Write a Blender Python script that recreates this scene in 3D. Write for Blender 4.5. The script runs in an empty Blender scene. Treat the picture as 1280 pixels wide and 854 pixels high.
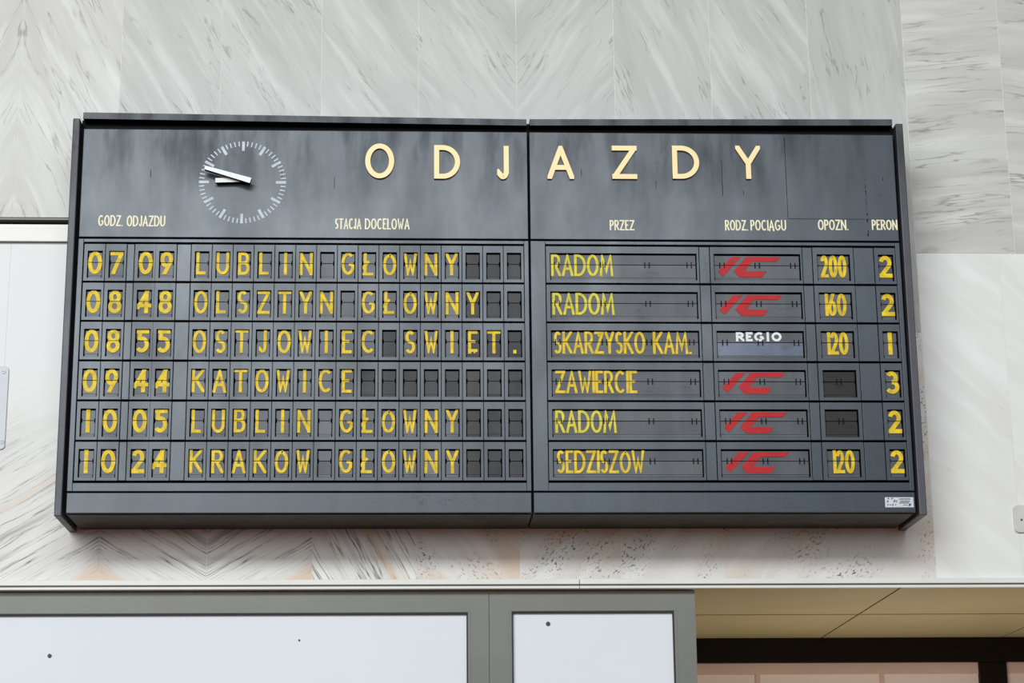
import bpy, math, random
from math import sin, cos, pi, radians
from mathutils import Vector, Matrix
random.seed(7)
S = bpy.context.scene
COL = S.collection

# ------------------------------------------------------------------ camera
F = 2572.0
CAM = Vector((-0.5158, -8.7, 1.5999))
yaw, pit, rol = radians(2.8528), radians(15.0687), radians(-0.5798)
FWD = Vector((sin(yaw) * cos(pit), cos(yaw) * cos(pit), sin(pit)))
RT0 = Vector((cos(yaw), -sin(yaw), 0))
UP0 = RT0.cross(FWD)
RT = RT0 * cos(rol) + UP0 * sin(rol)
UP = UP0 * cos(rol) - RT0 * sin(rol)
cd = bpy.data.cameras.new('camera')
cd.sensor_width = 36
cd.lens = F / 1280 * 36
cd.clip_end = 200
cam = bpy.data.objects.new('camera', cd)
COL.objects.link(cam)
m = Matrix((RT, UP, -FWD)).transposed().to_4x4()
m.translation = CAM
cam.matrix_world = m
S.camera = cam


def at(px, py, Y=0.0):
    """measured photo point -> point on the upright plane at depth Y"""
    d = FWD + RT * ((px - 640) / F) - UP * ((py - 427) / F)
    return CAM + d * ((Y - CAM.y) / d.y)


def atz(px, py, Z):
    d = FWD + RT * ((px - 640) / F) - UP * ((py - 427) / F)
    return CAM + d * ((Z - CAM.z) / d.z)


# ------------------------------------------------------------------ materials
def lin(c):
    return tuple(((v / 255) / 12.92 if v / 255 <= .04045 else ((v / 255 + .055) / 1.055) ** 2.4) for v in c) + (1,)


class NT:
    def __init__(s, name):
        s.m = bpy.data.materials.new(name)
        s.m.use_nodes = True
        s.t = s.m.node_tree
        s.b = s.t.nodes['Principled BSDF']

    def n(s, typ, **kw):
        nd = s.t.nodes.new(typ)
        for k, v in kw.items():
            if k.startswith('i_'):
                nd.inputs[k[2:].replace('_', ' ')].default_value = v
            elif isinstance(v, bpy.types.NodeSocket):
                pass
            else:
                setattr(nd, k, v)
        return nd

    def l(s, a, b):
        s.t.links.new(a, b)

    def math(s, op, a, b=None, c=None):
        nd = s.t.nodes.new('ShaderNodeMath')
        nd.operation = op
        for i, v in enumerate((a, b, c)):
            if v is None:
                continue
            if isinstance(v, (int, float)):
                nd.inputs[i].default_value = v
            else:
                s.l(v, nd.inputs[i])
        return nd.outputs[0]

    def mapping(s, vec, scale=(1, 1, 1), loc=(0, 0, 0)):
        nd = s.t.nodes.new('ShaderNodeMapping')
        nd.inputs['Scale'].default_value = scale
        nd.inputs['Location'].default_value = loc
        s.l(vec, nd.inputs['Vector'])
        return nd.outputs[0]

    def noise(s, vec, scale=1, detail=4, rough=.55, dist=0):
        nd = s.t.nodes.new('ShaderNodeTexNoise')
        nd.inputs['Scale'].default_value = scale
        nd.inputs['Detail'].default_value = detail
        nd.inputs['Roughness'].default_value = rough
        nd.inputs['Distortion'].default_value = dist
        s.l(vec, nd.inputs['Vector'])
        return nd.outputs['Fac']

    def ramp(s, fac, stops):
        nd = s.t.nodes.new('ShaderNodeValToRGB')
        e = nd.color_ramp.elements
        while len(e) < len(stops):
            e.new(.5)
        for x, (p, c) in zip(e, stops):
            x.position = p
            x.color = c if len(c) == 4 else tuple(c) + (1,)
        s.l(fac, nd.inputs[0])
        return nd.outputs[0]

    def fr(s, fac, a, b, lo=0., hi=1.):
        nd = s.t.nodes.new('ShaderNodeMapRange')
        nd.clamp = True
        s.l(fac, nd.inputs[0])
        for i, v in zip((1, 2, 3, 4), (a, b, lo, hi)):
            nd.inputs[i].default_value = v
        return nd.outputs[0]

    def mix(s, fac, a, b, bt='MIX'):
        nd = s.t.nodes.new('ShaderNodeMix')
        nd.data_type = 'RGBA'
        nd.blend_type = bt
        for sock, v in ((nd.inputs[0], fac), (nd.inputs[6], a), (nd.inputs[7], b)):
            if isinstance(v, (int, float)):
                sock.default_value = v
            elif isinstance(v, tuple):
                sock.default_value = v
            else:
                s.l(v, sock)
        return nd.outputs[2]

    def pos(s):
        return s.t.nodes.new('ShaderNodeNewGeometry').outputs['Position']

    def rnd(s):
        return s.t.nodes.new('ShaderNodeObjectInfo').outputs['Random']

    def col(s, c):
        s.l(c, s.b.inputs['Base Color'])


def plain(name, rgb, rough=.5, metal=0., spec=.5, var=.08, scale=9):
    t = NT(name)
    c = lin(rgb)
    f = t.noise(t.pos(), scale, 4)
    d = tuple(v * (1 - var * 2) for v in c[:3]) + (1,)
    h = tuple(min(1, v * (1 + var)) for v in c[:3]) + (1,)
    t.col(t.mix(t.fr(f, .3, .7), d, h))
    t.b.inputs['Roughness'].default_value = rough
    t.b.inputs['Metallic'].default_value = metal
    t.b.inputs['Specular IOR Level'].default_value = spec
    return t.m


def painted(name, rgb, rough=.42, spec=.5, streak=.35, tone=.18, grime=.35):
    """worn dark paint: vertical run marks, smudges, a tone of its own for each piece"""
    t = NT(name)
    p = t.pos()
    c = lin(rgb)
    st = t.noise(t.mapping(p, (9, 9, .9)), 1, 4, .55)
    sm = t.noise(t.mapping(p, (5, 5, 2.2)), 1, 5, .6)
    fine = t.noise(p, 60, 3, .6)
    dk = tuple(v * (1 - grime) for v in c[:3]) + (1,)
    lt = tuple(v * (1 + streak) for v in c[:3]) + (1,)
    a = t.mix(t.fr(st, .35, .72), dk, lt)
    a = t.mix(t.fr(sm, .54, .74, 0, .5), a, tuple(v * .55 for v in (c[0] * 1.06, c[1], c[2] * .92)) + (1,))
    a = t.mix(t.fr(fine, .62, .8, 0, .25), a, tuple(min(1, v * 1.9) for v in c[:3]) + (1,))
    run = t.noise(t.mapping(p, (70, 70, 2.5)), 1, 3, .5)      # thin drips
    a = t.mix(t.math('MULTIPLY', t.fr(run, .64, .72, 0, .6), t.fr(st, .45, .6)), a, tuple(v * .3 for v in c[:3]) + (1,))
    # grimy wipe marks, lying level on the flap units and hanging from the top edge of the header
    wipe = t.noise(t.mapping(p, (11, 11, 70)), 1, 4, .65)
    a = t.mix(t.math('MULTIPLY', t.fr(wipe, .54, .68, 0, .7), t.fr(sm, .42, .58)), a, tuple(v * .3 for v in c[:3]) + (1,))
    sx = t.n('ShaderNodeSeparateXYZ')
    t.l(p, sx.inputs[0])
    hang = t.noise(t.mapping(p, (7, 7, 1.6), (4, 0, 0)), 1, 5, .6)
    a = t.mix(t.math('MULTIPLY', t.fr(sx.outputs[2], 4.58, 4.84), t.fr(hang, .46, .64, 0, .8)), a, tuple(v * .3 for v in c[:3]) + (1,))
    dirt = t.math('MULTIPLY', t.fr(sx.outputs[2], 4.58, 4.84), t.fr(hang, .46, .64, 0, .16))
    k = t.fr(t.rnd(), 0, 1, 1 - tone, 1 + tone)
    hv = t.n('ShaderNodeHueSaturation')
    t.l(k, hv.inputs['Value'])
    t.l(a, hv.inputs['Color'])
    t.col(hv.outputs[0])
    t.l(t.math('ADD', t.fr(sm, .3, .7, rough - .02, rough + .09), dirt), t.b.inputs['Roughness'])
    t.b.inputs['Specular IOR Level'].default_value = spec
    t.b.inputs['Specular Tint'].default_value = (.93, .975, 1, 1)
    return t.m


def marble(name, base, white, grey, vein, kind='fine'):
    """u runs along the bedding of the stone, v across it (metres)"""
    t = NT(name)
    uv = t.n('ShaderNodeUVMap', uv_map='bedding').outputs[0]
    wob = t.n('ShaderNodeTexNoise')
    wob.inputs['Scale'].default_value = 2.6
    wob.inputs['Detail'].default_value = 3
    t.l(uv, wob.inputs['Vector'])
    vm = t.n('ShaderNodeVectorMath', operation='MULTIPLY_ADD')
    t.l(wob.outputs['Color'], vm.inputs[0])
    amp = dict(fine=.07, striped=.05, level=.05, white=.16, speck=.12)[kind]
    vm.inputs[1].default_value = (amp, amp, 0)
    t.l(uv, vm.inputs[2])
    p = vm.outputs[0]
    broad = t.noise(t.mapping(p, (.8, 5.5, 1)), 1, 4, .55)
    mid = t.noise(t.mapping(p, (1.5, 13, 1), (3, 7, 0)), 1, 4, .55)
    thin = t.noise(t.mapping(p, (1.1, 34, 1) if kind == 'striped' else (1.5, 17, 1), (11, 2, 0)), 1, 4, .5)
    mask = t.noise(t.mapping(p, (2.6, 6, 1), (5, 9, 0)), 1, 4, .6)
    line = t.math('ABSOLUTE', t.math('SUBTRACT', thin, .5))
    c = t.mix(t.fr(broad, .38, .64), lin(grey), lin(base))
    c = t.mix(t.fr(mid, .5, .68, 0, .75), c, lin(white))
    if kind == 'fine':
        c = t.mix(t.math('MULTIPLY', t.fr(line, .0, .013, .7, 0), t.fr(mask, .48, .6)), c, lin(vein))
        c = t.mix(t.fr(mid, .28, .40, .22, 0), c, lin(vein))
    elif kind == 'level':
        c = t.mix(t.math('MULTIPLY', t.fr(line, .0, .022, .8, 0), t.fr(mask, .46, .6)), c, lin(vein))
    elif kind == 'striped':
        sv = t.n('ShaderNodeSeparateXYZ')
        t.l(uv, sv.inputs[0])
        low = t.n('ShaderNodeSeparateXYZ')
        t.l(t.pos(), low.inputs[0])
        dens = t.fr(low.outputs[2], 3.75, 3.25)          # the upper half of these slabs is nearly plain
        c = t.mix(t.fr(low.outputs[2], 3.45, 3.95), c, lin((212, 214, 211)))
        dots = t.noise(t.mapping(p, (22, 120, 1)), 1, 3, .6)
        broken = t.fr(dots, .30, .42, .35, 1)
        lam = t.math('MULTIPLY', t.math('MULTIPLY', t.fr(line, .0, .019, 1, 0), t.fr(mask, .42, .52)), broken)
        c = t.mix(t.math('MULTIPLY', lam, dens), c, lin(vein))
        dk = t.noise(t.mapping(p, (.8, 11, 1), (21, 4, 0)), 1, 4, .6)
        c = t.mix(t.math('MULTIPLY', t.fr(dk, .6, .7, 0, .75), dens), c, lin((132, 132, 130)))
        tan = t.noise(t.mapping(p, (.5, 5.5, 1), (2, 14, 0)), 1, 2, .5)
        c = t.mix(t.math('MULTIPLY', t.fr(tan, .56, .66, 0, .7), dens), c, lin((208, 178, 148)))
    elif kind == 'speck':
        cl = t.noise(t.mapping(p, (2.2, 6, 1), (4, 4, 0)), 1, 3, .5)
        pit_ = t.noise(t.mapping(p, (55, 90, 1)), 1, 3, .65)
        c = t.mix(t.math('MULTIPLY', t.fr(pit_, .56, .62), t.fr(cl, .47, .58)), c, lin(vein))
        tan = t.noise(t.mapping(p, (1.1, 3, 1), (8, 1, 0)), 1, 3, .5)
        c = t.mix(t.fr(tan, .47, .64, 0, .6), c, lin((206, 176, 144)))
    else:
        c = t.mix(t.math('MULTIPLY', t.fr(line, .0, .012, .3, 0), t.fr(mask, .58, .7)), c, lin(vein))
    t.col(c)
    t.b.inputs['Roughness'].default_value = .38
    t.b.inputs['Specular IOR Level'].default_value = .35
    return t.m


M = dict(
    paint=painted('worn_slate_paint', (38, 49, 60), .32, .58, .2, .10, .25),
    plate=painted('flap_unit_paint', (43, 52, 62), .35, .6, .2, .2, .28),
    rail=painted('rail_paint', (62, 64, 69), .40, .45, .2, .1, .25),
    side=painted('side_panel_paint', (66, 66, 71), .42, .5, .2, .1, .25),
    under=painted('underside_paint', (50, 43, 38), .5, .3, .15, .1, .3),
    black=plain('black_recess_and_shade', (9, 10, 12), .7, 0, .15),
    flap=painted('grey_flap', (66, 67, 71), .42, .6, .2, .35, .3),
    blank=painted('dark_blank_flap', (58, 57, 58), .5, .35, .2, .3, .3),
    brown=painted('dark_brown_flap', (46, 42, 41), .5, .3, .2, .15, .3),
    blue=painted('blue_grey_flap', (88, 99, 120), .35, .5, .1, .1, .2),
    yellow=plain('yellow_print', (228, 196, 32), .55, 0, .3, .16, 40),
    pale=plain('pale_yellow_print', (216, 203, 52), .55, 0, .3, .12, 40),
    cream=plain('cream_letter_face', (250, 226, 168), .45, 0, .4, .03),
    gold=plain('golden_letter_edge', (168, 128, 60), .5, 0, .4, .05),
    caption=plain('pale_caption_print', (238, 232, 196), .5, 0, .3, .06, 40),
    white=plain('white_enamel', (226, 230, 230), .4, 0, .4, .04),
    tick=plain('white_tick_paint', (190, 200, 208), .5, 0, .3, .1, 30),
    red=plain('red_print', (178, 14, 20), .5, 0, .3, .08, 30),
    silver=plain('brushed_plate', (200, 204, 210), .4, .2, .5, .06, 50),
    mark=plain('dark_engraving', (70, 74, 80), .5),
    ledge=plain('off_white_moulding', (226, 226, 220), .4, 0, .4, .03, 3),
    frame=plain('grey_aluminium', (110, 111, 104), .45, .1, .5, .05, 2.5),
    board=plain('white_backing_board', (221, 227, 230), .5, 0, .3, .015, 1.2),
    gasket=plain('dark_gasket', (38, 42, 46), .6, 0, .3),
    hole=plain('bolt_head', (36, 36, 40), .5),
    soffit=plain('tan_ceiling_tile', (172, 160, 118), .6, 0, .3, .04, 1.5),
    brownframe=plain('dark_brown_frame', (20, 14, 6), .6, 0, .15),
    pane=plain('pinkish_pane', (236, 220, 212), .4, 0, .4, .03, 1),
    panebar=plain('rosy_glazing_bar', (214, 184, 170), .5, 0, .3, .04, 2),
    steel=plain('brushed_steel', (186, 191, 194), .4, .0, .5, .05, 4),
    pad=plain('grey_pad', (204, 204, 200), .5, 0, .3, .05, 20),
    grout=plain('pale_grout', (224, 224, 219), .8, 0, .2, .05, 20),
    floor=plain('warm_stone_floor', (112, 64, 30), .5, 0, .3, .08, 1.2),
    m_fine=marble('fine_veined_marble', (188, 189, 184), (204, 205, 200), (178, 178, 173), (122, 120, 116), 'fine'),
    m_level=marble('level_veined_marble', (200, 200, 194), (214, 214, 208), (186, 184, 179), (132, 128, 122), 'level'),
    m_white=marble('white_marble', (230, 231, 227), (234, 235, 232), (222, 222, 218), (184, 180, 172), 'white'),
    m_strip=marble('striped_marble', (214, 213, 206), (226, 226, 220), (204, 203, 197), (92, 89, 85), 'striped'),
    m_speck=marble('speckled_marble', (216, 214, 208), (226, 226, 224), (206, 203, 196), (90, 82, 74), 'speck'),
)


# ------------------------------------------------------------------ mesh collecting
class MB:
    def __init__(s):
        s.v, s.f, s.mi, s.uv = [], [], [], None

    def face(s, pts, mi=0):
        k = len(s.v)
        s.v += [tuple(p) for p in pts]
        s.f.append(tuple(range(k, k + len(pts))))
        s.mi.append(mi)

    def box(s, x0, x1, y0, y1, z0, z1, mi=0, front=None):
        k = len(s.v)
        s.v += [(x, y, z) for z in (z0, z1) for y in (y0, y1) for x in (x0, x1)]
        for i, q in enumerate(((0, 2, 3, 1), (4, 5, 7, 6), (0, 1, 5, 4), (2, 6, 7, 3), (0, 4, 6, 2), (1, 3, 7, 5))):
            s.f.append(tuple(k + j for j in q))
            s.mi.append(front if (front is not None and i == 2) else mi)

    def prism(s, poly, y0, y1, mi=0, side=None):
        """poly in (x, z), counter-clockwise seen from the front (-y)"""
        a = sum(p[0] * q[1] - q[0] * p[1] for p, q in zip(poly, poly[1:] + poly[:1]))
        if abs(a) < 1e-10:
            return
        if a < 0:
            poly = poly[::-1]
        n = len(poly)
        k = len(s.v)
        s.v += [(x, y0, z) for x, z in poly] + [(x, y1, z) for x, z in poly]
        s.f.append(tuple(k + i for i in range(n)))
        s.mi.append(mi)
        s.f.append(tuple(k + n + i for i in reversed(range(n))))
        s.mi.append(mi if side is None else side)
        for i in range(n):
            j = (i + 1) % n
            s.f.append((k + i, k + n + i, k + n + j, k + j))
            s.mi.append(mi if side is None else side)

    def disc(s, cx, cz, r, y0, y1, n=24, mi=0, side=None):
        s.prism([(cx + r * cos(2 * pi * i / n), cz + r * sin(2 * pi * i / n)) for i in range(n)], y0, y1, mi, side)

    def mesh(s, name, mats):
        me = bpy.data.meshes.new(name)
        me.from_pydata(s.v, [], s.f)
        for mt in mats:
            me.materials.append(mt)
        me.polygons.foreach_set('material_index', s.mi)
        me.update()
        return me

    def build(s, name, mats, parent=None, loc=(0, 0, 0), bevel=0):
        if not isinstance(mats, (list, tuple)):
            mats = [mats]
        o = bpy.data.objects.new(name, s.mesh(name, mats))
        COL.objects.link(o)
        o.location = loc
        if parent:
            o.parent = parent
        if bevel:
            b = o.modifiers.new('edge', 'BEVEL')
            b.width = bevel
            b.segments = 2
            b.limit_method = 'ANGLE'
        return o


def inst(name, me, parent, loc=(0, 0, 0)):
    o = bpy.data.objects.new(name, me)
    COL.objects.link(o)
    o.parent = parent
    o.location = loc
    return o


def tag(o, label=None, cat=None, group=None, kind=None):
    if label: o['label'] = label
    if cat: o['category'] = cat
    if group: o['group'] = group
    if kind: o['kind'] = kind
    return o


def empty(name, loc):
    o = bpy.data.objects.new(name, None)
    o.empty_display_size = .1
    COL.objects.link(o)
    o.location = loc
    return o


# ------------------------------------------------------------------ lettering: strokes cut to the letter's box
def arc(cx, cy, rx, ry, a0, a1, n=14):
    return [(cx + rx * cos(radians(a0 + (a1 - a0) * i / n)), cy + ry * sin(radians(a0 + (a1 - a0) * i / n))) for i in range(n + 1)]


O_ = arc(.5, .5, .5, .5, 0, 360, 36)
S_ = arc(.5, .745, .46, .255, 35, 270, 14) + arc(.5, .245, .5, .245, 90, -150, 16)[1:]
G = {
    'A': (.60, [[(0, 0), (.5, 1), (1, 0)], [(.2, .32), (.8, .32)]]),
    'B': (.50, [[(0, 0), (0, 1)], [(0, 1), (.5, 1)] + arc(.55, .765, .36, .235, 90, -90, 10) + [(0, .53)],
                [(0, .53), (.5, .53)] + arc(.55, .265, .45, .265, 90, -90, 10) + [(0, 0)]]),
    'C': (.58, [arc(.55, .5, .55, .5, 48, 312, 26)]),
    'D': (.62, [[(0, 0), (0, 1)], [(0, 1), (.3, 1)] + arc(.3, .5, .7, .5, 90, -90, 20) + [(0, 0)]]),
    'E': (.42, [[(0, 0), (0, 1)], [(0, 1), (1, 1)], [(0, .52), (.88, .52)], [(0, 0), (1, 0)]]),
    'G': (.62, [arc(.52, .5, .52, .5, 48, 325, 28), [(.97, .16), (.97, .46)], [(.99, .46), (.58, .46)]]),
    'I': (.0, [[(.5, 0), (.5, 1)]]),
    'J': (.34, [[(1, 1), (1, .22)] + arc(.5, .22, .5, .22, 0, -120, 10)[1:] + [(.0, .1)]]),
    'K': (.56, [[(0, 0), (0, 1)], [(.95, 1), (.06, .46)], [(.25, .58), (1, 0)]]),
    'L': (.42, [[(0, 0), (0, 1)], [(0, 0), (1, 0)]]),
    'Ł': (.48, [[(.15, 0), (.15, 1)], [(.15, 0), (1, 0)], [(.0, .38), (.62, .66)]]),
    'M': (.72, [[(0, 0), (.12, 1), (.5, .22), (.88, 1), (1, 0)]]),
    'N': (.58, [[(0, 0), (0, 1)], [(0, 1), (1, 0)], [(1, 0), (1, 1)]]),
    'O': (.62, [O_]),
    'Ó': (.62, [arc(.5, .47, .5, .47, 0, 360, 36), [(.38, .93), (.66, .985)]]),
    'P': (.46, [[(0, 0), (0, 1)], [(0, 1), (.5, 1)] + arc(.5, .74, .5, .26, 90, -90, 10) + [(0, .48)]]),
    'R': (.52, [[(0, 0), (0, 1)], [(0, 1), (.45, 1)] + arc(.5, .75, .42, .25, 90, -90, 10) + [(0, .5)], [(.38, .5), (1, 0)]]),
    'S': (.44, [S_]),
    'Ś': (.44, [S_, [(.45, .93), (.72, .99)]]),
    'T': (.58, [[(0, 1), (1, 1)], [(.5, 0), (.5, 1)]]),
    'U': (.56, [[(0, 1), (0, .32)] + arc(.5, .32, .5, .32, 180, 360, 16)[1:] + [(1, 1)]]),
    'W': (.70, [[(0, 1), (.26, 0), (.5, .60), (.74, 0), (1, 1)]]),
    'Y': (.54, [[(0, 1), (.5, .46)], [(1, 1), (.5, .46)], [(.5, 0), (.5, .5)]]),
    'Z': (.54, [[(0, 1), (1, 1)], [(1, 1), (0, 0)], [(0, 0), (1, 0)]]),
    'Ż': (.54, [[(0, 1), (1, 1)], [(1, 1), (0, 0)], [(0, 0), (1, 0)], [(.35, .84), (.62, .9)]]),
    'Ę': (.42, [[(0, .06), (0, 1)], [(0, 1), (1, 1)], [(0, .54), (.88, .54)], [(0, .08), (1, .08)], [(.62, .02), (.86, .02)]]),
    'Ą': (.60, [[(0, 0), (.5, 1), (1, 0)], [(.2, .32), (.8, .32)], [(.9, .0), (.97, -.1)]]),
    '.': (.0, [[(.5, 0), (.5, .04)]]),
    '0': (.60, [O_]),
    '1': (.0, [[(.5, 0), (.5, 1)]]),
    '2': (.54, [arc(.48, .70, .46, .30, 165, -30, 16) + [(.0, .0)], [(0, 0), (1, 0)]]),
    '3': (.50, [arc(.45, .755, .42, .245, 150, -90, 16), arc(.45, .26, .55, .26, 90, -150, 16)]),
    '4': (.60, [[(.72, 0), (.72, 1)], [(.72, 1), (0, .30)], [(0, .30), (1, .30)]]),
    '5': (.52, [[(.92, 1), (.16, 1)], [(.18, 1), (.10, .55)], [(.10, .55)] + arc(.42, .32, .58, .32, 115, -145, 18)]),
    '6': (.54, [arc(.5, .31, .5, .31, 0, 360, 28), [(.04, .42), (.66, 1)]]),
    '7': (.56, [[(0, 1), (1, 1)], [(1, 1), (.22, 0)]]),
    '8': (.56, [arc(.5, .755, .42, .245, 0, 360, 26), arc(.5, .26, .5, .26, 0, 360, 26)]),
    '9': (.54, [arc(.5, .68, .5, .32, 0, 360, 28), [(.97, .58), (.36, 0)]]),
    ' ': (.30, []),
}


def clip(poly, a, b, c):
    """keep a*x + b*z <= c"""
    out = []
    for i, p in enumerate(poly):
        q = poly[(i + 1) % len(poly)]
        dp, dq = a * p[0] + b * p[1] - c, a * q[0] + b * q[1] - c
        if dp <= 0: out.append(p)
        if dp * dq < 0:
            t = dp / (dp - dq)
            out.append((p[0] + (q[0] - p[0]) * t, p[1] + (q[1] - p[1]) * t))
    return out


def glyph(ch, x0, x1, z0, z1, s):
    """list of convex polygons for one character, ink inside the box, stroke width s"""
    polys = []
    h = s / 2
    fx = lambda u: x0 + h + u * (x1 - x0 - s)
    fz = lambda u: z0 + h + u * (z1 - z0 - s)
    for st in G[ch][1]:
        P = [Vector((fx(a), fz(b))) for a, b in st]
        P = [p for i, p in enumerate(P) if i == 0 or (p - P[i - 1]).length > 1e-6]
        closed = (P[0] - P[-1]).length < 1e-5
        if closed:
            P = P[:-1]
        n = len(P)
        e = lambda q: q[1] in (0, 1) or q[0] in (0, 1)
        if not closed:
            if e(st[0]): P[0] = P[0] + (P[0] - P[1]).normalized() * s
            if e(st[-1]): P[-1] = P[-1] + (P[-1] - P[-2]).normalized() * s
        L = []
        for i in range(n):
            a = P[i - 1] if (closed or i) else None
            b = P[(i + 1) % n] if (closed or i < n - 1) else None
            d1 = (P[i] - a).normalized() if a is not None else (b - P[i]).normalized()
            d2 = (b - P[i]).normalized() if b is not None else d1
            t = d1 + d2
            t = t.normalized() if t.length > 1e-4 else d1
            nr = Vector((-t.y, t.x))
            k = h / max(.3, nr.dot(Vector((-d1.y, d1.x))))
            L.append((P[i] + nr * k, P[i] - nr * k))
        for i in range(n if closed else n - 1):
            j = (i + 1) % n
            q = [tuple(L[i][0]), tuple(L[j][0]), tuple(L[j][1]), tuple(L[i][1])]
            for c in ((1, 0, x1), (-1, 0, -x0), (0, 1, z1), (0, -1, -z0 + (.02 if ch == 'Ą' else 0))):
                q = clip(q, *c)
                if len(q) < 3: break
            if len(q) >= 3: polys.append(q)
    return polys


def text_polys(txt, x0, x1, z0, z1, s, gap=.16):
    """string fitted to the box"""
    H = z1 - z0
    w = [max(G[c][0] * H, s) for c in txt]
    g = gap * H
    tot = sum(w) + g * (len(txt) - 1)
    k = (x1 - x0) / tot
    out, x = [], x0
    for c, ww in zip(txt, w):
        wk = max(ww * k, s) if G[c][0] == 0 else ww * k
        out += glyph(c, x, x + wk, z0, z1, s)
        x += (ww + g) * k
    return out


def split(polys, z, g):
    out = []
    for q in polys:
        for c in ((0, -1, -(z + g)), (0, 1, z - g)):
            r = clip(q, *c)
            if len(r) >= 3: out.append(r)
    return out


def letters(mb, polys, y0, y1, mi=0, side=None):
    for i, q in enumerate(polys):                   # each stroke a hair prouder than the last, so none coincide
        mb.prism(q, y0 - .00003 * (i % 29), y1, mi, side)


# ------------------------------------------------------------------ the setting: marble wall
D = .40                      # the wall's face; the board's face is at y = 0
ZL = 2.945                   # top of the moulding
ju = [at(x, 60, D).x for x in (27, 152, 277, 402, 523, 645, 767, 887, 1010)]
slabs = []                   # x0, x1, z0, z1, bedding angle from level (deg, + rises to the right), mirrored about x, material


def slab(x0, x1, z0, z1, ang, mat, off=(0, 0), mir=None):
    slabs.append((x0, x1, z0, z1, ang, mat, off, mir))


XR = at(1146, 330, D).x
XB = at(1164, 700, D).x
XR2 = at(1256, 150, D).x
ZM = 4.1
ZS = at(40, 272, D).z
TOP = 7.2
XW0, XW1 = -4.2, 4.4
slab(XW0, 2 * ju[0] - ju[1] - .2, ZS, TOP, -62, 0)
slab(2 * ju[0] - ju[1] - .2, ju[0], ZS, TOP, -64, 1, (0, 0), ju[0])
slab(ju[0], ju[1], ZS, TOP, -64, 1)
for a, b, an, of in ((1, 2, -61, (0, 0)), (2, 3, -60, (.2, .0)), (3, 4, -57, (.9, .3)), (4, 5, -57, (.9, .3)), (6, 7, -70, (2, 1.3)), (7, 8, -60, (3.2, .8))):
    slab(ju[a], ju[b], ZM if a > 0 else ZS, TOP, an, 0, of)
slab(ju[5], ju[6], ZM, TOP, -57, 0, (.9, .3), ju[5])
slab(ju[8], XR, ZM, TOP, -82, 0, (5, 2))
ZR = at(1200, 317, D).z
slab(XR, XR2, ZR, TOP, 5, 1, (0, .0))
slab(XR2, XW1, ZR, TOP, -6, 1, (1.7, .4))
XR3 = at(1262, 500, D).x
slab(XR, XR3, ZL, ZR, -40, 2, (0, 0))
slab(XR3, XW1, ZL, ZR, -40, 2, (2.2, .7))
# lower left
ZT0 = at(40, 303, D).z - .008
jl = [at(x, 705, D).x for x in (-5, 123, 258, 390, 520, 650, 777, 905)]
jl[0] = at(8, 420, D).x
slab(XW0, jl[0], ZL, ZT0, 30, 3, (.4, .2))
slab(jl[0], jl[1], ZL, ZT0, 31, 3)
slab(jl[1], jl[2], ZL, ZM, 31, 3, (0, 0), jl[1])
sh = 2 * (jl[2] - jl[1])            # book-matched again about the next joint
slab(jl[2], jl[3], ZL, ZM, 31, 3, (-sh * cos(radians(31)), sh * sin(radians(31))))
slab(jl[3], jl[4], ZL, ZM, -63, 3, (1.3, .1))
for i, (a, b) in enumerate(((4, 5), (5, 6), (6, 7))):
    slab(jl[a], jl[b], ZL, ZM, 48 if i else -50, 4, (i * 1.7, i * .9))
slab(jl[7], XR, ZL, ZM, 44, 4, (9, 3))
# the slabs between the slot and half height on the left, hidden behind the board
slab(ju[1], jl[1] + .47, ZM, ZS, -61, 0)
slabs.pop()

wm = MB()
uvs = []


def uvpt(x, z, ang, off, mir):
    if mir is not None: x = 2 * mir - x
    a = radians(ang)
    return (x * cos(a) + z * sin(a) + off[0], -x * sin(a) + z * cos(a) + off[1])


for x0, x1, z0, z1, ang, mat, off, mir in slabs:
    g = .0014
    b = (x0 + g, x1 - g, D, D + .03, z0 + g, z1 - g)
    k = len(wm.v)
    wm.box(*b, mi=mat)
    for f in wm.f[-6:]:
        for vi in f:
            v = wm.v[vi]
            uvs.append(uvpt(v[0], v[2], ang, off, mir))
nf = len(wm.f)
wm.box(XW0, XW1, D + .0016, D + .2, 4.95, TOP, 5)     # mortar bed behind the slabs
wm.box(at(103, 300, D).x, XW1, D + .0016, D + .2, ZL, 4.95, 5)
wm.box(XW0, at(103, 300, D).x, D + .0016, D + .2, ZS + .003, 4.95, 5)
wm.box(XW0, at(103, 300, D).x, D + .0016, D + .2, ZL, ZT0 - .002, 5)
wm.box(XW0, at(103, 300, D).x, D + .09, D + .2, ZT0 - .002, ZS + .003, 5)
for f in wm.f[nf:]:
    uvs += [(0, 0)] * len(f)
wall = wm.build('wall_front', [M['m_fine'], M['m_level'], M['m_white'], M['m_strip'], M['m_speck'], M['grout']])
ul = wall.data.uv_layers.new(name='bedding')
for i, u in enumerate(uvs):
    ul.data[i].uv = u
tag(wall, 'veined grey and white marble slab wall', kind='structure')

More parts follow.
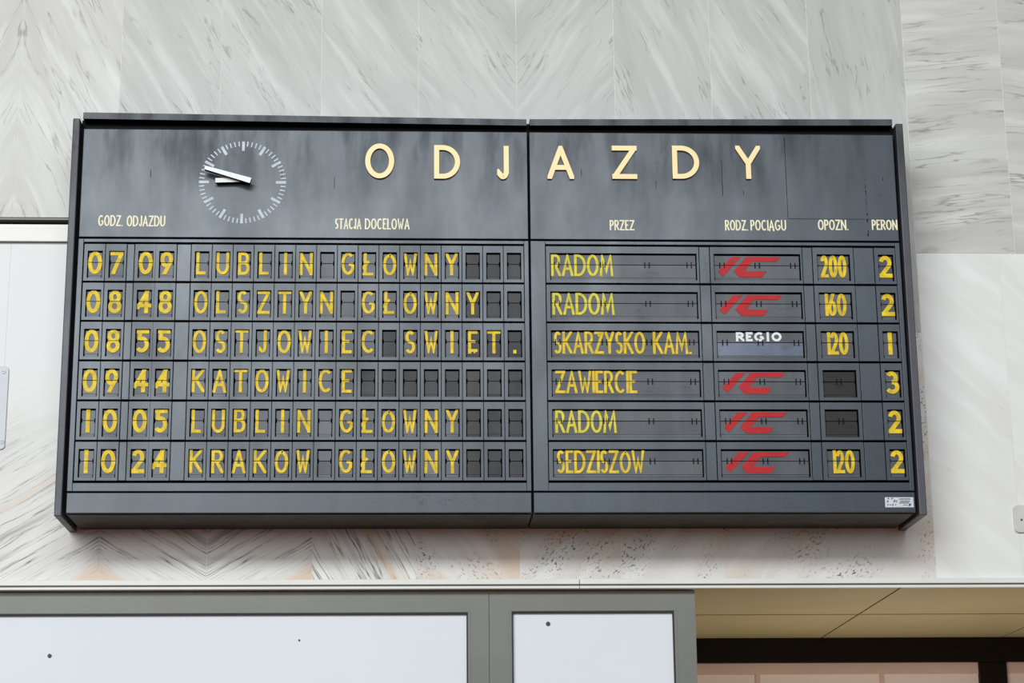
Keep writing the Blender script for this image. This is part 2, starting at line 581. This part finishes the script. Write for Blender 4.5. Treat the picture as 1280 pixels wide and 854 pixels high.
# slot, strip and shadow joint left of the board
xs = at(103, 300, D).x + .03
t = MB()
zt1, zt0 = at(40, 284.5, D).z, at(40, 302, D).z
t.box(XW0, xs, D - .004, D + .06, zt0, zt1)
o = t.build('trim_2', M['ledge'], bevel=.003)
tag(o, 'off-white strip set in the marble left of the board', kind='structure')
t = MB()
zs0, zs1 = at(40, 279.5, D).z, ZS
t.box(XW0, xs, D + .004, D + .085, zs1 - .009, zs1 - .001, 0)
t.box(XW0, xs, D + .05, D + .085, zs0, zs1 - .009, 1)
t.box(XW0, xs, D + .01, D + .085, zt1 + .001, zs0 - .001, 2)
t.box(XW0, xs, D + .012, D + .085, ZT0 - .001, zt0 - .001, 0)
o = t.build('trim_3', [M['frame'], M['black'], M['ledge']])
tag(o, 'dark slot channel in the marble left of the board', kind='structure')

# moulding
zl0, zl1, zl2 = at(640, 736, D - .03).z, at(640, 732.6, D - .03).z, at(640, 730.6, D - .03).z
zl3 = at(640, 723.8, D - .03).z
t = MB()
xq = at(724.5, 730, D - .03).x
t.box(XW0, xq - .0012, D - .03, D + .05, zl2, zl3)
t.box(xq + .0012, XW1, D - .03, D + .05, zl2, zl3)
t.box(XW0, XW1, D - .018, D + .05, zl1, zl2, 1)
t.box(XW0, xq - .0012, D - .03, D - .014, zl0, zl1)
t.box(xq + .0012, XW1, D - .03, D - .014, zl0, zl1)
t.box(XW0, at(870, 790, D + .02).x, D - .014, D + .05, zl0 + .0006, zl1)
o = t.build('trim_1', [M['ledge'], M['frame']], bevel=.0025)
tag(o, 'off-white double moulding running under the marble', kind='structure')

# lower wall behind the display cases, passage behind
XP = at(870, 790, D + .02).x          # right end of the cases
zc = zl0 + .004
Yd = atz(1000, 797.5, zc).y           # glazed partition at the end of the soffit
t = MB()
t.box(XW0, XP - .01, D + .10, D + .3, 0, zc - .01)
t.box(XP - .36, XP - .30, D + .3, Yd + .07, 0, zc - .01)
o = t.build('wall_lower', M['grout'])
tag(o, 'plain wall behind the display cases', kind='structure')
t = MB()
Ys = atz(1000, 768.5, zc).y
gx = [atz(1070, 768.5, zc).x, atz(1280, 782, zc).x]
pitch = atz(1255, 797, zc).x - atz(1031, 797, zc).x
xj = atz(1045, 786, zc).x
xsplit = [XP - .30] + [xj + pitch * k for k in range(0, 4)]
ysplit = [D - .026, Ys, Yd + .02]
for i in range(len(xsplit) - 1):
    for j in range(2):
        t.box(xsplit[i] + .005, xsplit[i + 1] - .005, ysplit[j] + .014, ysplit[j + 1] - .014, zc, zc + .03)
t.box(xsplit[0], xsplit[-1], D + .052, Yd + .4, zc + .022, zc + .06, 1)
o = t.build('ceiling', [M['soffit'], M['brownframe']])
tag(o, 'tan tiled soffit of the passage', kind='structure')

# glazed partition in the passage
dr = empty('door_1', (XP, Yd, 0))
tag(dr, 'dark brown framed glazed partition in the passage', kind='structure')
zh1, zh0 = zc, at(1100, 828, Yd).z
xm0, xm1 = at(1225, 840, Yd).x, at(1259, 840, Yd).x
XE = xsplit[-1]
t = MB()
t.box(XP - .3, XE, Yd, Yd + .07, zh0, zh1)
t.box(xm0, xm1, Yd, Yd + .07, 0, zh0)
t.box(XP - .3, XP - .22, Yd, Yd + .07, 0, zh0)
o = t.build('frame', M['brownframe'], None, bevel=.004)
o.parent = dr
o.matrix_parent_inverse = Matrix.Translation(-Vector((XP, Yd, 0)))
zb_ = at(1100, 843, Yd + .04).z
for nm, xa, xb in (('pane', XP - .22, xm0), ('pane', xm1, XE)):
    t = MB()
    t.box(xa, xb, Yd + .04, Yd + .05, .05, zh0, 0)
    t.box(xa, xb, Yd + .03, Yd + .045, zb_, zh0, 1)
    for px in (947, 1102):
        x = at(px, 848, Yd + .04).x
        if xa < x < xb:
            t.box(x - .012, x + .012, Yd + .03, Yd + .045, .05, zb_, 1)
    o = t.build(nm, [M['pane'], M['panebar']])
    o.parent = dr
    o.matrix_parent_inverse = Matrix.Translation(-Vector((XP, Yd, 0)))

t = MB()
t.box(-14, 14, -20, Yd + 1.5, -.1, 0)
o = t.build('floor', M['floor'])
tag(o, 'warm stone hall floor', kind='structure')


# ------------------------------------------------------------------ display cases under the moulding
def case(name, label, x0, x1, px0, px1, pyt, bolts, seam):
    Yc = D + .02
    root = empty(name, ((x0 + x1) / 2, Yc, 1.0))
    tag(root, label, 'display case')
    inv = Matrix.Translation(-root.location)
    zt = zl0 - .003
    zb = 1.0
    xa = px0 if px0 < -3 else at(px0, 800, Yc).x
    xb = at(px1, 800, Yc).x
    zw = at((max(px0, 0) + px1) / 2, pyt, Yc).z
    f = MB()
    zw0 = zb + .07
    # mitred face of the frame
    o4 = [(x0, zb), (x1, zb), (x1, zt), (x0, zt)]
    i4 = [(xa, zw0), (xb, zw0), (xb, zw), (xa, zw)]
    g = .0004
    for i in range(4):
        j = (i + 1) % 4
        f.prism([o4[i], o4[j], i4[j], i4[i]], Yc, Yc + .078)
    # thin raised bead round the opening
    r = .011
    f.box(xa - r, xb + r, Yc - .003, Yc, zw + .002, zw + r)
    f.box(xa - r, xa - .002, Yc - .003, Yc, zw0, zw + .002)
    f.box(xb + .002, xb + r, Yc - .003, Yc, zw0, zw + .002)
    a = f.build('frame', M['frame'])
    q = MB()
    w = .006
    for b in ((xa, xb, zw - w, zw), (xa, xb, zw0, zw0 + w), (xa, xa + w, zw0 + w, zw - w), (xb - w, xb, zw0 + w, zw - w)):
        q.box(b[0], b[1], Yc + .004, Yc + .02, b[2], b[3])
    b_ = q.build('gasket', M['gasket'])
    p = MB()
    p.box(xa, xb, Yc + .02, Yc + .03, zw0, zw)
    c = p.build('backing_board', M['board'])
    for ob in (a, b_, c):
        ob.parent = root
        ob.matrix_parent_inverse = inv
    for bx, by, rr in bolts:
        v = at(bx, by, Yc + .019)
        s = MB()
        s.disc(v.x, v.z, rr, Yc + .014, Yc + .021, 16)
        ob = s.build('bolt_head', M['hole'], bevel=.001)
        ob.parent = root
        ob.matrix_parent_inverse = inv
    return root


XS = at(611.5, 800, D + .02).x
case('display_case', 'wide grey framed display case with empty white board under the moulding at left', XW0 + .3, XS - .001, -3.75, 585, 767.0,
     [(62, 820, .0085), (374, 800.5, .004)], None)
case('display_case', 'narrow grey framed display case with white board beside the passage opening', XS + .001, XP, 640, 843.5, 764.3,
     [(685, 780, .0095)], None)

# ------------------------------------------------------------------ small wall fittings
pl = MB()
v0, v1 = at(-40, 458, D - .006), at(11.5, 458, D - .006)
zb, zt = at(5, 562, D - .006).z, v0.z


def rrect(x0, x1, z0, z1, r, n=5):
    out = []
    for cx, cz, a in ((x1 - r, z0 + r, -90), (x1 - r, z1 - r, 0), (x0 + r, z1 - r, 90), (x0 + r, z0 + r, 180)):
        out += [(cx + r * cos(radians(a + 90 * i / n)), cz + r * sin(radians(a + 90 * i / n))) for i in range(n + 1)]
    return out


pl.prism(rrect(v0.x, v1.x, zb, zt, .018), D - .008, D + .002)
o = pl.build('cover_plate', M['steel'], bevel=.002)
tag(o, 'pale steel cover plate screwed to the white marble at left edge', 'cover plate')
for px, py in ((4.5, 464.5), (2.5, 552)):
    v = at(px, py, D - .008)
    s = MB()
    s.disc(v.x, v.z, .0105, D - .0115, D - .007, 20)
    s.box(v.x - .006, v.x + .006, D - .0122, D - .0114, v.z - .001, v.z + .001, 1)
    ob = s.build('screw', [M['steel'], M['mark']], o)
pl = MB()
v0, v1 = at(1265.5, 632, D), at(1330, 665, D)
pl.prism(rrect(v0.x, v1.x, v1.z - .005, v0.z, .02), D - .012, D)
o = pl.build('wall_patch', M['pad'], bevel=.004)
tag(o, 'small pale grey rounded plate on the white marble at right edge', 'plate')
v = at(1277, 650, D - .012)
s = MB()
s.disc(v.x, v.z, .005, D - .0135, D - .0115, 14)
s.build('screw', M['mark'], o)

# ------------------------------------------------------------------ the departure board
root = empty('departure_board', (0, D, 3.18))
tag(root, 'large dark grey split-flap train departure board with clock and yellow lettering', 'departure board')
INV = Matrix.Translation(-Vector((0, D, 3.18)))


def part(o, parent=root):
    o.parent = parent
    if parent is root: o.matrix_parent_inverse = INV
    return o


XL, XJ, XE_ = -1.986, 0.0, 1.661       # face: left end, joint, right end
ZB, ZH0, ZH1, ZCT = 3.184, 4.4165, 4.924, 4.992
ROW = .178
ZR0 = 4.385

# body behind the faces
h = MB()
h.box(XL - .0175, XE_ + .015, .055, D, ZB + .012, 4.984, 1)
h.box(XL, XE_, .045, .055, ZB + .01, ZH1 + .03, 1)
part(h.build('housing', [M['rail'], M['black']]))
for a, b in ((XL, XJ - .003), (XJ + .003, XE_)):
    u = MB()
    u.box(a, b, .0045, D, ZB, ZB + .012)
    part(u.build('underside_panel', M['under'], bevel=.002))
for a, b in ((XL - .049, XL - .0175), (XE_ + .015, XE_ + .0485)):
    u = MB()
    u.box(a, b, -.004, D, ZB - .012, 4.972 if a < 0 else 4.978)
    part(u.build('side_panel', M['side'], bevel=.004))
for a, b, za, zb2 in ((XL - .004, XJ - .007, .006, -.0105), (XJ + .007, XE_ - .001, -.0095, .004)):
    u = MB()
    za_, zc_ = 4.9625, 4.9925
    u.prism([(a, za_ + za), (b, za_ + zb2), (b, zc_ + zb2), (a, zc_ + za)], -.008, D, 0, 1)  # underside and ends black: shade under the rail put into the colour
    part(u.build('top_rail', [M['rail'], M['black']]))
for a, b in ((XL, XJ - .0045), (XJ + .0045, XE_)):
    u = MB()
    u.box(a, b, 0, .04, ZH0, ZH1)
    part(u.build('header_panel', M['paint'], bevel=.0025))
    u = MB()
    u.box(a, b, 0, .04, ZB, 3.2735)
    part(u.build('lower_panel', M['paint'], bevel=.003))
ZF1, ZF0 = 4.4095, 3.2795
ZM1, ZM0 = ZR0, ZR0 - 6 * ROW
for a, b, c, d in ((XL, -1.9635, -.0245, -.0045), (.0045, .0695, 1.6415, XE_)):
    u = MB()
    u.box(a, b, .001, .04, ZF0, ZF1)
    u.box(c, d, .001, .04, ZF0, ZF1)
    u.box(b, c, .002, .04, ZM1 + .009, ZF1)
    u.box(b, c, .002, .04, ZF0, ZM0 - .001)
    u.box(b, c, .036, .04, ZM0 - .001, ZM1 + .009, 1)
    part(u.build('flap_bezel', [M['paint'], M['black']], bevel=.0015))

# headline letters
hl = [('O', 456.3, 492.8, 179.6, 222.8), ('D', 542.6, 575, 181.6, 223.3), ('J', 621.5, 635.8, 182.5, 224), ('A', 684.5, 717, 182.5, 223.5),
      ('Z', 765.5, 795.6, 182.3, 223.5), ('D', 841, 873.2, 182.3, 223.4), ('Y', 920.5, 949.8, 182.3, 223.5)]
for ch, a, b, c, d in hl:
    p0, p1 = at(a, d, -.012), at(b, c, -.012)
    u = MB()
    letters(u, glyph(ch, p0.x, p1.x, p0.z, p1.z, .0228), -.012, 0, 0, 1)
    o = part(u.build('headline_letter', [M['cream'], M['gold']]))
    o['label'] = 'cream cut-out capital ' + ch
for words in ([('GODZ.', 122.6, 153.6, 269.3, 282.8), ('ODJAZDU', 158.2, 207, 270, 283.3)],
              [('STACJA', 418.8, 451.8, 273.4, 286.8), ('DOCELOWA', 456, 512.2, 273.6, 287)],
              [('PRZEZ', 762.2, 792.8, 275.4, 288.2)],
              [('RODZ.', 906.4, 934.2, 275.4, 288.4), ('POCIĄGU', 938.2, 982.2, 275.4, 288.4)],
              [('OPOZN.', 1022.6, 1059.6, 275, 287.8)],
              [('PERON', 1090, 1121.2, 275, 287.6)]):
    u = MB()
    for w, a, b, c, d in words:
        p0, p1 = at(a, d), at(b, c)
        letters(u, text_polys(w, p0.x, p1.x, p0.z, p1.z, .0062, .06), -.002, 0)
    o = part(u.build('column_caption', M['caption']))
    o['label'] = 'pale caption reading ' + ' '.join(w[0] for w in words)

# clock
cx, cz = -1.2751, 4.6751
u = MB()
for k in range(60):
    a = radians(6 * k)
    ln, wd = (.045, .0125) if k % 5 == 0 else (.0235, .0058)
    ro = .193
    d = Vector((sin(a), cos(a)))
    n = Vector((d.y, -d.x)) * wd / 2
    q = [d * ro + n, d * ro - n, d * (ro - ln) - n, d * (ro - ln) + n]
    u.prism([(v.x, v.y) for v in q], -.002, 0)
clk = part(u.build('clock', M['tick'], loc=(cx, 0, cz)))
clk['label'] = 'round clock of white tick marks with two white hands'


def hand(name, ang, l0, l1, w0, w1, y0, y1):
    """ang: degrees clockwise from twelve"""
    a = radians(ang)
    d = Vector((sin(a), cos(a)))
    n = Vector((d.y, -d.x))
    q = [-d * l0 + n * w0 / 2, -d * l0 - n * w0 / 2, d * l1 - n * w1 / 2, d * l1 + n * w1 / 2]
    u = MB()
    u.prism([(v.x, v.y) for v in q], y0, y1, 0, 1)
    o = u.build(name, [M['white'], M['black']])  # black edges: the shade below the hands put into the colour
    o.parent = clk
    return o


hand('hour_hand', 268.6, .03, .117, .018, .021, -.034, -.014)
hand('minute_hand', 286.5, .042, .170, .025, .0165, -.060, -.036)
u = MB()
u.disc(0, 0, .011, -.04, 0, 20)
o = u.build('hub', M['black'])
o.parent = clk


# -------- flap units
def shell(w, hh, wx0, wx1, wz0, wz1):
    """face plate with a window and a black well behind it; origin at the top left corner, z downward negative"""
    u = MB()
    y0, yb = .003, .034
    e = .0017
    X0, X1, Z1, Z0 = e, w - e, 0, -hh
    # front ring
    u.face([(X0, y0, Z0), (X1, y0, Z0), (wx1, y0, wz0), (wx0, y0, wz0)])
    u.face([(X1, y0, Z0), (X1, y0, Z1), (wx1, y0, wz1), (wx1, y0, wz0)])
    u.face([(X1, y0, Z1), (X0, y0, Z1), (wx0, y0, wz1), (wx1, y0, wz1)])
    u.face([(X0, y0, Z1), (X0, y0, Z0), (wx0, y0, wz0), (wx0, y0, wz1)])
    # outer sides
    for a, b in (((X0, Z0), (X1, Z0)), ((X1, Z0), (X1, Z1)), ((X1, Z1), (X0, Z1)), ((X0, Z1), (X0, Z0))):
        u.face([(a[0], y0, a[1]), (a[0], yb, a[1]), (b[0], yb, b[1]), (b[0], y0, b[1])])
    # inner sides: a lip in paint, then the black well
    ins = (((wx0, wz0), (wx0, wz1)), ((wx0, wz1), (wx1, wz1)), ((wx1, wz1), (wx1, wz0)), ((wx1, wz0), (wx0, wz0)))
    for a, b in ins:
        u.face([(a[0], y0, a[1]), (a[0], yb, a[1]), (b[0], yb, b[1]), (b[0], y0, b[1])], 1)
    u.face([(wx0, yb, wz0), (wx1, yb, wz0), (wx1, yb, wz1), (wx0, yb, wz1)], 1)
    u.face([(X0, yb, Z0), (X0, yb, Z1), (X1, yb, Z1), (X1, yb, Z0)], 1)
    return u


HH = ROW - .0095
WT, WS, WB = -.031, -.0815, -.1552       # window top, split, window bottom
YF = .016                                # flap face


def flap_polys(wx0, wx1, notch):
    a, b = wx0 + .0044, wx1 - .0044
    g = .0017
    n, nh = notch
    up = [(a, WT - .006), (a, WS + nh), (a + n, WS + nh), (a + n, WS + g), (b - n, WS + g), (b - n, WS + nh), (b, WS + nh), (b, WT - .006)]
    lo = [(a + n, WS - g), (a + n, WS - nh), (a, WS - nh), (a, WB + .0145), (b, WB + .0145), (b, WS - nh), (b - n, WS - nh), (b - n, WS - g)]
    st = [(a + .001, WB + .0125), (a + .001, WB + .003), (b - .001, WB + .003), (b - .001, WB + .0125)]
    return up, lo, st


KINDS = {}


def kind(name, w, wx0, wx1, notch):
    sh = shell(w, HH, wx0, wx1, WB, WT).mesh(name, [M['plate'], M['black']])
    res = dict(w=w, wx0=wx0, wx1=wx1, shell=sh)
    for fm in ('flap', 'blank', 'brown', 'blue'):
        ms = []
        for nm, p in zip(('upper_flap', 'lower_flap', 'flap_stack'), flap_polys(wx0, wx1, notch)):
            q = MB()
            if nm == 'flap_stack':
                q.prism(p, YF - .003, YF + .012)
            else:
                q.prism(p, YF, YF + .002)
            ms.append(q.mesh(nm, [M[fm]]))
        res[fm] = ms
    KINDS[name] = res
    return res


PD, PL = .0935, .09166
kind('digit_flap_unit', PD, .0165, .0825, (.0032, .010))
kind('letter_flap_unit', PL, .0158, .0795, (.0032, .010))
kind('via_flap_unit', .6845, .0185, .6735, (.0, .0))
kind('train_type_flap_unit', .4155, .0175, .4065, (.0, .0))
kind('delay_flap_unit', .1863, .0205, .1690, (.002, .008))
kind('platform_flap_unit', .098, .0185, .0870, (.0025, .009))


def unit(name, x, row, fm='flap', fm2=None):
    k = KINDS[name]
    z = ZR0 - ROW * row
    o = inst(name, k['shell'], root, (x, random.uniform(-.0006, .0006), z))
    o.matrix_parent_inverse = INV
    for i, nm in enumerate(('upper_flap', 'lower_flap', 'flap_stack')):
        f = inst(nm, k[fm2 if (fm2 and i != 1) else fm][i], o)
        if i < 2:
            f.rotation_euler.z = radians(random.uniform(-.6, .6) * min(1, .08 / k['w']))
            f.rotation_euler.x = radians(random.uniform(-.8, .8) * min(1, .2 / k['w']))
            f.location.y = random.uniform(0, .001)
    return o


def prnt(o, name, polys, mat, x=0, ysp=.0015):
    u = MB()
    letters(u, split(polys, WS, ysp), YF - .0022, YF - .0012)
    p = u.build(name, mat)
    p.parent = o
    return p


LT, LB = -.0315, -.1345
rows_t = ['0709', '0848', '0855', '0944', '1005', '1024']
rows_s = ['LUBLIN GŁÓWNY   ', 'OLSZTYN GŁÓWNY  ', 'OSTJOWIEC ŚWIĘT.', 'KATOWICE        ', 'LUBLIN GŁÓWNY   ', 'KRAKÓW GŁÓWNY   ']
xd = [-1.9605, -1.8668, -1.7395, -1.6482]
for r in range(6):
    for x, ch in zip(xd, rows_t[r]):
        o = unit('digit_flap_unit', x, r)
        o['label'] = 'flap unit showing yellow digit ' + ch
        k = KINDS['digit_flap_unit']
        wd = max(G[ch][0] * .102 * 1.0, .0)
        wd = {0: .0185}.get(G[ch][0], wd)
        c = (k['wx0'] + k['wx1']) / 2 - .001
        prnt(o, 'digit', glyph(ch, c - wd / 2, c + wd / 2, LB, LT, .017), M['yellow'])
    for i, ch in enumerate(rows_s[r]):
        bl = ch == ' '
        last = i > 12 or (r == 3 and i > 7) or (r == 2 and i == 9)
        fm = ('blank' if last else 'flap')
        o = unit('letter_flap_unit', -1.4920 + PL * i, r, fm)
        k = KINDS['letter_flap_unit']
        if bl:
            continue
        o['label'] = 'flap unit showing yellow ' + ('full stop' if ch == '.' else 'letter ' + ch)
        if ch == '.':
            c = (k['wx0'] + k['wx1']) / 2
            prnt(o, 'letter', [[(c - .007, LB), (c + .007, LB), (c + .007, LB + .016), (c - .007, LB + .016)]], M['pale'])
            continue
        wd = G[ch][0] * .1
        wd = .0145 if wd == 0 else wd
        wd = min(wd, .0585)
        c = (k['wx0'] + k['wx1']) / 2 + (-.004 if ch in 'LŁ' else -.001) + random.uniform(-.001, .001)
        dz = random.uniform(-.0012, .0012)
        prnt(o, 'letter', glyph(ch, c - wd / 2, c + wd / 2, LB + dz, LT + dz, .0132), M['yellow'])


def hinge(o, xs_):
    for x in xs_:
        u = MB()
        for dx in (-.0098, .0098):
            u.box(x + dx - .0019, x + dx + .0019, YF - .0045, YF + .001, WS - .0135, WS + .0125)
        u.build('hinge_clip', M['black'], o)


XV, XI, XD_, XPf = .0712, .8036, 1.2645, 1.5425
PYM = [332, 381, 429.5, 478, 528, 578]      # middle of each row in the photo
via = [('RADOM', 689, 766.8), ('RADOM', 690.8, 768.5), ('SKARŻYSKO KAM.', 692.6, 864.2), ('ZAWIERCIE', 694.4, 796.8), ('RADOM', 694.4, 771.2), ('SEDZISZÓW', 696.2, 806)]
for r in range(6):
    o = unit('via_flap_unit', XV, r)
    w, a, b = via[r]
    o['label'] = 'long flap unit reading ' + w
    xa, xb = at(a, PYM[r]).x - XV, at(b, PYM[r]).x - XV
    xm = [(w, xa, xb)] if r != 2 else [('SKARŻYSKO', xa, xa + (xb - xa) * .665), ('KAM.', xa + (xb - xa) * .722, xb)]
    for ww, a, b in xm:
        prnt(o, 'lettering', text_polys(ww, a, b, LB - .0005, LT - .003, .0116, .05), M['pale'] if r in (0, 1, 4) else M['yellow'])
    hinge(o, [.0485, .2545, .452, .6405])
    # train type
    if r == 2:
        o = unit('train_type_flap_unit', XI, r, 'blue', 'flap')
        o['label'] = 'blue-grey flap unit reading REGIO in white'
        xa, xb = at(920.5, 421).x - XI, at(977.6, 421).x - XI
        prnt(o, 'lettering', text_polys('REGIO', xa, xb, -.0765, -.0345, .0108, .10), M['white'])
    else:
        o = unit('train_type_flap_unit', XI, r)
        o['label'] = 'flap unit with slanted red logo'
        sc = .3586 / 9.815 / 100        # metres per unit of the sketch below
        fx = lambda x: .0175 + (x - 120) * .3890 / 1060
        fz = lambda z: WT - (z - 130) * .1242 / 325
        P = lambda L: [(fx(x), fz(z)) for x, z in L]
        polys = [P([(345, 157), (458, 157), (232, 393), (172, 338)]),
                 P([(520, 157), (940, 157), (885, 212), (600, 212)]), P([(520, 157), (600, 212), (495, 330), (365, 328)]),
                 P([(365, 328), (495, 330), (770, 332), (705, 405), (435, 405)])]
        prnt(o, 'logo', polys, M['red'])
    hinge(o, [.0555, .2135, .3735])
    # delay
    tx = ['200', '160', '120', '', '', '120'][r]
    o = unit('delay_flap_unit', XD_, r, 'flap' if tx else 'brown')
    o['label'] = 'flap unit showing yellow %s' % tx if tx else 'dark blank flap unit'
    if tx:
        a, b = {0: (1026.4, 1058.8), 1: (1032.2, 1058.9), 2: (1035, 1061.3), 5: (1042.3, 1069.2)}[r]
        prnt(o, 'number', text_polys(tx, at(a, PYM[r]).x - XD_, at(b, PYM[r]).x - XD_, LB - .0015, LT - .002, .0145, .03), M['yellow'])
    else:
        hinge(o, [.093])
    ch = '221322'[r]
    o = unit('platform_flap_unit', XPf, r)
    o['label'] = 'flap unit showing yellow platform digit ' + ch
    c = (.0185 + .0870) / 2
    wd = .0205 if ch == '1' else .060
    prnt(o, 'digit', glyph(ch, c - wd / 2, c + wd / 2, LB - .001, LT - .002, .0185), M['yellow'])
    # filler plates between the columns
    for a, b in ((-1.773, -1.7395), (-1.5547, -1.492), (XV + .6845, XI), (XI + .4155, XD_), (XD_ + .1863, XPf)):
        u = MB()
        u.box(a + .0017, b - .0017, .0035, .034, ZR0 - ROW * r - HH, ZR0 - ROW * r)
        part(u.build('filler_plate', M['paint'], bevel=.001))

# sheet seams and runs on the right header panel
u = MB()
sx, sx2, sz, sx3 = at(982.5, 220).x, at(1121, 274).x, at(1050, 274).z, at(1083.5, 260).x
u.box(sx - .0011, sx + .0011, -.0005, .001, sz, at(982, 172).z)
u.box(sx, sx2, -.0005, .001, sz - .0009, sz + .0009)
for i in range(26):
    z = random.uniform(at(1083, 297).z, at(1083, 222).z)
    u.box(sx3 - .002 + random.uniform(-.002, .002), sx3 + random.uniform(0, .002), -.0005, .001, z, z + random.uniform(.003, .014))
for px, y0, y1 in ((903, 200, 245), (929, 238, 244), (188, 212, 222), (352, 214, 224), (418, 222, 236), (820, 226, 236), (727, 212, 220), (1104, 222, 226)):
    x = at(px, 230).x
    u.box(x - .0013, x + .0010, -.0005, .001, at(px, y1).z, at(px, y0).z)
part(u.build('panel_seam', M['black']))
# maker's plate
p0, p1 = at(1106.6, 634.6), at(1141.6, 621.8)
u = MB()
u.box(p0.x, p1.x, -.0025, 0, p0.z, p1.z)
mp = part(u.build('maker_plate', M['silver'], bevel=.0008))
mp['label'] = 'small silver maker plate with worn marks'
u = MB()
W, Hh = p1.x - p0.x, p1.z - p0.z
P = lambda a, b: (p0.x + a * W, p0.z + b * Hh)
for za, xa, xb in ((.82, .5, .9), (.60, .52, .88), (.44, .48, .84)):
    u.prism([P(xa, za - .045), P(xb, za - .045), P(xb - .02, za + .045), P(xa + .02, za + .045)], -.0032, -.0024)
for a, b, w_, h_ in ((.08, .8, .05, .13), (.21, .8, .05, .14), (.05, .52, .05, .14), (.29, .5, .05, .24), (.37, .5, .03, .2), (.06, .16, .03, .2), (.14, .2, .05, .1), (.23, .15, .04, .2), (.33, .2, .03, .12), (.62, .2, .06, .08), (.7, .2, .05, .08), (.80, .14, .08, .22)):
    u.prism([P(a, b), P(a + w_, b), P(a + w_ + .03, b + h_), P(a + .03, b + h_)], -.0032, -.0024)
o = u.build('engraving', M['mark'])
o.parent = mp
# scraped patch on the left lower panel
u = MB()
for i in range(46):
    px, py = random.gauss(548, 26), random.uniform(618.5, 632)
    v = at(px, py)
    a = radians(random.choice((60, 75, 110, 40, 10)) + random.uniform(-15, 15))
    d = Vector((cos(a), sin(a))) * random.uniform(.004, .013)
    n = Vector((-d.y, d.x)).normalized() * random.uniform(.0012, .0028)
    q = [Vector((v.x, v.z)) - d, Vector((v.x, v.z)) + n, Vector((v.x, v.z)) + d, Vector((v.x, v.z)) - n]
    u.prism([(w.x, w.y) for w in q], -.0006, 0)
o = part(u.build('scrape_marks', M['rail']))

# ------------------------------------------------------------------ light
w = bpy.data.worlds.new('hall_light')
S.world = w
w.use_nodes = True
bg = w.node_tree.nodes['Background']
bg.inputs[0].default_value = (.93, .96, 1, 1)
bg.inputs[1].default_value = .28


def area(name, loc, target, sx, sy, power, colr):
    l = bpy.data.lights.new(name, 'AREA')
    l.shape = 'RECTANGLE'
    l.size, l.size_y = sx, sy
    l.energy = power
    l.color = colr
    o = bpy.data.objects.new(name, l)
    COL.objects.link(o)
    o.location = loc
    o.rotation_euler = (Vector(target) - Vector(loc)).to_track_quat('-Z', 'Y').to_euler()
    return o


area('upper_window_daylight', (-2.6, -15, 9.3), (-.6, 0, 4), 13.5, 2.3, 2080, (.93, .97, 1))
area('lower_window_daylight', (-7.0, -15, 5.5), (-1, 0, 4), 8, 4.0, 880, (.93, .97, 1))
area('passage_fill', (1.9, .8, 1.3), (1.9, 2.0, 2.75), .9, .9, 15.5, (1, .95, .86))  # added fill that brightens the soffit and panes; no lamp known here
# daylight entering from the far windows
S.view_settings.view_transform = 'Standard'
S.view_settings.look = 'None'
S.view_settings.gamma = 1
S.view_settings.use_curve_mapping = False
S.view_settings.exposure = -.1
